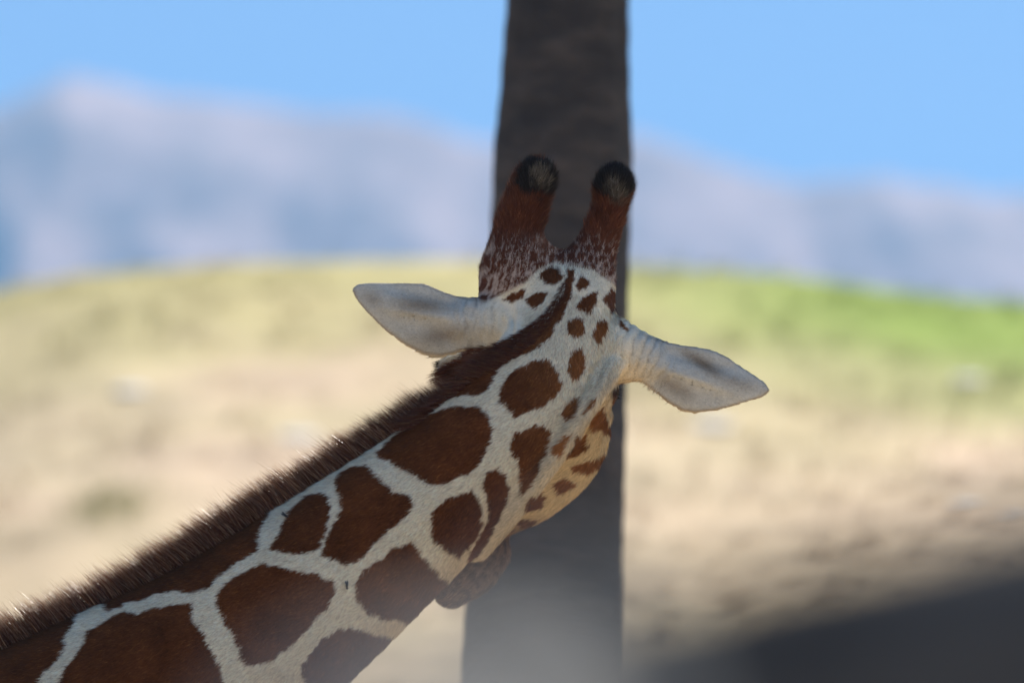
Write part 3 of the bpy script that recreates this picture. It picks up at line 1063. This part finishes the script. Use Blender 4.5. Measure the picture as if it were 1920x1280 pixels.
tuft_hairs("horn_tuft", 1002, 335, 0.09, 34, 2600, (0.013, 0.012, 0.013), 0.004, 0.011)
tuft_hairs("horn_tuft", 1152, 346, 0.085, 32, 2400, (0.015, 0.014, 0.015), 0.004, 0.011)


def ball(name, c, r, mat, parent, seg=20):
    Vb = []; Fb = []
    for i in range(seg + 1):
        a = math.pi * i / seg
        for k in range(seg * 2):
            b = math.pi * k / seg
            Vb.append((c[0] + r * math.sin(a) * math.cos(b), c[1] + r * math.sin(a) * math.sin(b), c[2] + r * math.cos(a)))
    m = seg * 2
    for i in range(seg):
        for k in range(m):
            Fb.append((i * m + k, (i + 1) * m + k, (i + 1) * m + (k + 1) % m, i * m + (k + 1) % m))
    return mesh_from(name, Vb, Fb, mat, parent=parent)


eye_m, _, eb = new_mat("dark_eye"); eb.inputs["Base Color"].default_value = (0.012, 0.008, 0.006, 1); eb.inputs["Roughness"].default_value = 0.08
for cx, cy, y, s in ((845, 694, 0.24, -1), (1132, 740, 0.23, 1)):
    e = ball("eye", P(cx, cy, y), 0.021, eye_m, root)
    c = P(cx + 14 * s, cy - 6, y - 0.004)
    n = 160
    a = rng.uniform(-0.9, 0.9, n)
    rt_ = c + np.stack([s * 0.004 * np.cos(a), 0.016 * np.sin(a), 0.010 * rng.uniform(-1, 1, n)], 1)
    dd = norm(np.stack([s * np.ones(n), 0.5 * np.sin(a), rng.uniform(-0.45, 0.25, n)], 1))
    Lh = rng.uniform(0.006, 0.019, n)
    sd = norm(np.cross(dd, rng.normal(0, 1, (n, 3))))
    hair_mesh("eyelashes", rt_, lambda t: rt_ + dd * (Lh * t)[:, None], 2, np.full(n, 0.0008), sd, np.tile(BLACK, (n, 1)), FUR, root)["kind"] = "stuff"


# two small flies resting on the pale lines of the coat
FLY, _, fb_ = new_mat("black_fly"); fb_.inputs["Base Color"].default_value = (0.01, 0.01, 0.012, 1); fb_.inputs["Roughness"].default_value = 0.35
WING = m_rock("fly_wing", (0.05, 0.05, 0.05), (0.09, 0.09, 0.09), 60)
for fx, fy, ang, lab in ((650, 1098, 1.5, "small black fly low on the neck on the pale line between three large patches"),
                         (531, 963, 0.6, "small black fly high on the neck just under the mane")):
    fp, fn, okf = front_points([fx], [fy])
    e = bpy.data.objects.new("fly", None); scene.collection.objects.link(e)
    e.location = fp[0] + fn[0] * 0.004
    tag(e, lab, "fly")
    bd = ball("body", (0, 0, 0), 1, FLY, None, 8); bd.parent = e; bd.scale = (0.0048, 0.0021, 0.0021)
    hd_o = ball("head", (0.0055, 0, 0), 0.0018, FLY, None, 6); hd_o.parent = e
    for sgn in (-1, 1):
        wg = mesh_from("wing", [(0.002, -0.0017, 0.0005 * sgn), (-0.003, -0.002, 0.0028 * sgn), (-0.007, -0.002, 0.0018 * sgn), (-0.005, -0.0017, 0.0004 * sgn),
                                (0.002, -0.0019, 0.0005 * sgn), (-0.003, -0.0022, 0.0028 * sgn), (-0.007, -0.0022, 0.0018 * sgn), (-0.005, -0.0019, 0.0004 * sgn)],
                       [(0, 1, 2, 3), (7, 6, 5, 4), (0, 4, 5, 1), (1, 5, 6, 2), (2, 6, 7, 3), (3, 7, 4, 0)], WING, smooth=False)
        wg.parent = e
    e.rotation_euler = (0, ang, 0)

# ------------------------------------------------------------------ tree with a tall dark trunk
TY = 4.4
tree = bpy.data.objects.new("palm_tree", None); scene.collection.objects.link(tree)
tb = P(1040, 1150, TY)
tree.location = (tb[0], TY, 0)
tag(tree, "tall palm with a thick dark grey trunk standing directly behind the giraffe's head", "tree")
zs = []; cxs = []; rs = []
for (py, l, r) in ((1700, 858, 1168), (1280, 868, 1164), (1170, 873, 1164), (900, 893, 1171), (750, 905, 1174), (500, 916, 1180), (300, 922, 1186), (180, 932, 1183), (0, 946, 1180), (-400, 968, 1172)):
    c = P((l + r) / 2, py, TY); zs.append(c[2]); cxs.append(c[0]); rs.append((r - l) / 2 * K * 17.9)
zs = np.array([0, 0.4] + zs + [8.5]); cxs = np.array([cxs[0] - 0.02] * 2 + cxs + [cxs[-1]]); rs = np.array([0.27, 0.21] + rs + [0.11])
zz = np.linspace(0, 8.5, 430); seg = 72
th = np.arange(seg) / seg * 2 * math.pi
TH, ZZ = np.meshgrid(th, zz)
cx_ = np.interp(ZZ, zs, cxs); rr = np.interp(ZZ, zs, rs)
q = np.stack([np.cos(TH).ravel() * 3.2, np.sin(TH).ravel() * 3.2, ZZ.ravel() * 1.2], 1)
q2 = np.stack([np.cos(TH).ravel() * 9, np.sin(TH).ravel() * 9, ZZ.ravel() * 4], 1)
ring = 0.002 * np.abs(np.sin(ZZ.ravel() * 38 + 1.5 * vnoise(q, 3)))
rr = (rr.ravel() + 0.006 * fbm(q, 3, 7) + 0.005 * fbm(q2, 3, 8) + ring - 0.004)
TVs = np.stack([cx_.ravel() + rr * np.cos(TH.ravel()), TY + rr * np.sin(TH.ravel()), ZZ.ravel()], 1)
i, j = np.meshgrid(np.arange(len(zz) - 1), np.arange(seg), indexing='ij')
a = (i * seg + j).ravel(); b = (i * seg + (j + 1) % seg).ravel()
TF = np.stack([a, b, b + seg, a + seg], 1)
mesh_from("trunk", TVs, TF, BARK, parent=tree)
FROND = m_leaf("palm_leaf", (0.035, 0.07, 0.02), (0.07, 0.11, 0.03))
DRY = m_leaf("dry_palm_leaf", (0.12, 0.085, 0.05), (0.2, 0.15, 0.08))


def frond(az, el, L, mat, droop, top, parent):
    """fan leaf: stalk and pleated blades"""
    Vf = []; Ff = []
    o = Vector(top)
    d = Vector((math.cos(az) * math.cos(el), math.sin(az) * math.cos(el), math.sin(el)))
    side = Vector((-math.sin(az), math.cos(az), 0))
    upv = side.cross(d) * -1
    def quad(p0, p1, w0, w1, s):
        k = len(Vf)
        Vf.extend([p0 - s * w0, p0 + s * w0, p1 + s * w1, p1 - s * w1]); Ff.append((k, k + 1, k + 2, k + 3))
    st = L * 0.5
    n = 5
    for i in range(n):
        t0, t1 = i / n, (i + 1) / n
        p0 = o + d * st * t0 - Vector((0, 0, droop * 0.25 * t0 * t0)); p1 = o + d * st * t1 - Vector((0, 0, droop * 0.25 * t1 * t1))
        quad(p0, p1, 0.022, 0.018, side); quad(p0, p1, 0.012, 0.01, upv)
    hub = o + d * st - Vector((0, 0, droop * 0.25))
    for k in range(22):
        a = -1.75 + 3.5 * k / 21
        bd = (d * math.cos(a) + side * math.sin(a)).normalized()
        bl = L * 0.62 * (1 - 0.12 * abs(a)) * random.uniform(0.9, 1.08)
        s2 = bd.cross(Vector((0, 0, 1)) + bd * 0.01).normalized()
        tw = upv * (0.02 if k % 2 else -0.02)
        prev = hub; pw = 0.012
        for q_ in range(1, 5):
            t = q_ / 4
            p = hub + bd * bl * t - Vector((0, 0, droop * 0.55 * t ** 2.2 + random.uniform(0, 0.03))) + tw
            w_ = (0.012 + 0.034 * math.sin(min(1, t * 1.6) * math.pi * 0.55)) * (1 if q_ < 4 else 0.1)
            quad(prev, p, pw, w_, s2); prev = p; pw = w_
    return mesh_from("frond", [tuple(v) for v in Vf], Ff, mat, smooth=False, parent=parent)


top = (0.12, TY, 8.3)
for k in range(60):
    az = k * 2.39996; f = k / 59
    frond(az, math.radians(72 - 110 * f), random.uniform(1.0, 1.2) * (2.4 if math.cos(az - math.radians(50)) > 0.91 else 1.45), FROND, 0.25 + 0.5 * f, top, tree)  # unseen crown; sunward fronds lengthened to shade the trunk, others shortened off the mane
for k in range(14):
    frond(k * 2.39996 + 0.4, math.radians(-48 - 8 * (k % 3)), random.uniform(1.4, 1.7), DRY, 0.5, top, tree)

# second, lower palm, unseen, added outside the right edge to shade the giraffe's head
shade = bpy.data.objects.new("palm_tree", None); scene.collection.objects.link(shade)
shade.location = (4.65, 3.0, 0)
tag(shade, "lower palm outside the right edge whose fan leaves shade the giraffe's head", "tree")
sv = TVs.copy(); sv[:, 0] += 4.65 - np.interp(sv[:, 2], zs, cxs); sv[:, 1] += 3.0 - TY; sv[:, 2] *= 8.9 / 8.5
mesh_from("trunk", sv, TF, BARK, parent=shade)
top = (4.65, 3.0, 8.8)
for k in range(56):
    az = k * 2.39996; f = k / 55
    frond(az, math.radians(75 - 105 * f), random.uniform(1.45, 1.75), FROND, 0.25 + 0.5 * f, top, shade)


# ------------------------------------------------------------------ foreground rocks
def rock(name, c, size, seed, mat, sub=48, amp=0.16, chips=6, blocky=False):
    th = np.linspace(0, math.pi, sub); ph = np.linspace(0, 2 * math.pi, sub * 2, endpoint=False)
    T_, Ph = np.meshgrid(th, ph, indexing='ij')
    d = np.stack([np.sin(T_) * np.cos(Ph), np.sin(T_) * np.sin(Ph), np.cos(T_)], -1).reshape(-1, 3)
    r = 1 + amp * fbm(d * 1.7 + seed, 4, seed) + amp * 0.3 * fbm(d * 6 + seed, 3, seed + 3)
    if blocky:
        r = r * np.sqrt(d[:, 1] ** 2 + d[:, 2] ** 2 + 1e-6) / (np.abs(d[:, 1]) ** 10 + np.abs(d[:, 2]) ** 10 + 1e-12) ** 0.1
    # planes chipped off
    for k in range(chips):
        nrm = np.random.default_rng(seed + k).normal(0, 1, 3); nrm /= np.linalg.norm(nrm)
        r = np.minimum(r, 0.93 / np.maximum(d @ nrm, 0.25))
    Vr = d * r[:, None] * np.array(size) + np.array(c)
    n = sub * 2
    i, j = np.meshgrid(np.arange(sub - 1), np.arange(n), indexing='ij')
    a = (i * n + j).ravel(); b = (i * n + (j + 1) % n).ravel()
    return mesh_from(name, Vr, np.stack([a, a + n, b + n, b], 1), mat)


DARKROCK = m_rock("dark_rock", (0.040, 0.039, 0.037), (0.115, 0.108, 0.100), 9)
DARKROCK.node_tree.nodes["Principled BSDF"].inputs["Specular IOR Level"].default_value = 0.15
def settle(o, cut, dist, marks):
    """stretch a rock's base down to the ground and bring its sloping top to its height"""
    co = np.zeros(len(o.data.vertices) * 3, np.float32); o.data.vertices.foreach_get("co", co); co = co.reshape(-1, 3)
    low = co[:, 2] < cut
    co[low, 2] = cut + (co[low, 2] - cut) * 2.4
    for it in range(6):
        bpx, bpy_ = proj(co.astype(float))
        tgt = []
        for cx, cy in marks:
            m = np.abs(bpx - cx) < 90
            tgt.append(((bpy_[m].min() - cy) * K * dist, co[m, 0].mean()))
        (d0, x0), (d1, x1) = tgt
        co[:, 2] += np.where(co[:, 2] > 0.6, d0 + (d1 - d0) * (np.clip(co[:, 0], -0.4, 1.0) - x0) / (x1 - x0), 0)
    o.data.vertices.foreach_set("co", co.ravel()); o.data.update()


o = rock("boulder", (1.02, -10.1, 1.6), (1.12, 0.35, 0.74), 11, DARKROCK, 90, 0.03, 0, True)
settle(o, 1.6, 3.0, ((1000, 1165), (1750, 990)))
tag(o, "very blurred blackish boulder in the lower right corner, the darker of two", "boulder", "boulders in front of the camera")
GREYROCK = m_rock("grey_rock", (0.10, 0.105, 0.105), (0.18, 0.18, 0.175))
GREYROCK.node_tree.nodes["Principled BSDF"].inputs["Specular IOR Level"].default_value = 0.15
o = rock("boulder", (0.005, -10.8, 1.5), (0.085, 0.12, 0.66), 29, GREYROCK, 80, 0.03, 0, True)
settle(o, 1.5, 2.4, ((800, 1195), (1250, 1110)))
tag(o, "blurred mid-grey boulder along the bottom edge below the palm trunk", "boulder", "boulders in front of the camera")

# weathered post right in front of the lens side of the enclosure
WOOD = m_rock("weathered_wood", (0.32, 0.31, 0.28), (0.50, 0.48, 0.43), 14)
zt = P(650, 1262, -11.2)[2]
pv_ = []; seg = 28; prof = [(0.0, 0.050), (0.5, 0.048), (1.2, 0.047), (zt - 0.05, 0.046), (zt - 0.02, 0.043), (zt - 0.006, 0.034), (zt, 0.02), (zt, 0.0005)]
for z_, r_ in prof:
    for k in range(seg):
        a_ = 2 * math.pi * k / seg; w_ = r_ * (1 + 0.04 * math.sin(3 * a_) + 0.02 * math.sin(7 * a_ + 1))
        pv_.append((-0.030 + w_ * math.cos(a_), -11.2 + w_ * math.sin(a_), z_ + 0.25 * w_ * math.cos(a_) * (z_ > 1)))
pf_ = [(i * seg + k, i * seg + (k + 1) % seg, (i + 1) * seg + (k + 1) % seg, (i + 1) * seg + k) for i in range(len(prof) - 1) for k in range(seg)]
o = mesh_from("fence_post", pv_, pf_, WOOD)
tag(o, "blurred pale grey post closest to the camera at the bottom edge below the neck", "post")

# ------------------------------------------------------------------ stones and tufts on the slope
STONE = m_rock("light_stone", (0.55, 0.50, 0.44), (0.72, 0.68, 0.62), 9)
spots = [(1815, 715, 0.09, "round pale stone on the green part of the slope at the right edge"),
         (1335, 800, 0.11, "widest pale stone on the slope between palm trunk and right ear tip"),
         (1812, 955, 0.07, "small white stone low on the slope just above the dark boulder"),
         (1905, 980, 0.05, "smallest white stone at the lower right edge of the slope"),
         (245, 735, 0.09, "pale stone on the yellow grass left of the left ear"),
         (560, 820, 0.10, "pale stone on bare soil above the upright mane")]
for px, py, s, lab in spots:
    # walk the sight line until it meets the slope
    for yy in np.linspace(8, 34, 600):
        p = P(px, py, yy)
        if p[2] <= hill_h(np.array([p[0]]), np.array([yy]))[0]: break
    o = rock("stone", (0, 0, 0), (s, s, s * 0.14), int(px), STONE, 14)
    e = hill_h(np.array([p[0], p[0]]), np.array([yy - 0.3, yy + 0.3]))
    o.rotation_euler = (math.atan2(e[1] - e[0], 0.6), 0, 0)
    o.location = (p[0], yy, p[2] + 0.012)
    tag(o, lab, "stone", "pale stones on the slope")

ng_ = 5200
gx_ = rng.uniform(-4.5, 4.5, ng_); gy_ = rng.uniform(9, 33, ng_)
gz_ = hill_h(gx_, gy_)
cl = fbm(np.stack([gx_, gy_], 1) * 1.1, 3, 91)
kp = cl > -0.05
gx_, gy_, gz_ = gx_[kp], gy_[kp], gz_[kp]
bl = 9
bx_ = np.repeat(gx_, bl) + rng.normal(0, 0.03, len(gx_) * bl); by_ = np.repeat(gy_, bl) + rng.normal(0, 0.03, len(gx_) * bl); bz_ = np.repeat(gz_, bl) - 0.01
# a greener clump left of the giraffe
for yy in np.linspace(8, 34, 600):
    pc = P(205, 955, yy)
    if pc[2] <= hill_h(np.array([pc[0]]), np.array([yy]))[0]: break
nc = 380
cx2 = pc[0] + rng.normal(0, 0.12, nc); cy2 = yy + rng.normal(0, 0.25, nc)
n_dry = len(bx_)
bx_ = np.concatenate([bx_, cx2]); by_ = np.concatenate([by_, cy2]); bz_ = np.concatenate([bz_, hill_h(cx2, cy2) - 0.01])
R3 = np.stack([bx_, by_, bz_], 1); n3 = len(R3)
D3 = norm(np.stack([rng.normal(0, 0.35, n3), rng.normal(0, 0.35, n3), np.ones(n3)], 1))
L3 = rng.uniform(0.04, 0.12, n3)
C3 = hill_col(R3)
C3[n_dry:] = (0.34, 0.33, 0.13)
C3 = C3 * rng.uniform(0.8, 1.2, n3)[:, None]
S3 = norm(np.cross(D3, rng.normal(0, 1, (n3, 3))))
g = hair_mesh("grass", R3, lambda t: R3 + D3 * (L3 * t)[:, None], 2, np.full(n3, 0.006), S3, C3, FUR, None)
tag(g, "short dry grass tufts scattered over the slope behind the giraffe", "grass")
g["kind"] = "stuff"
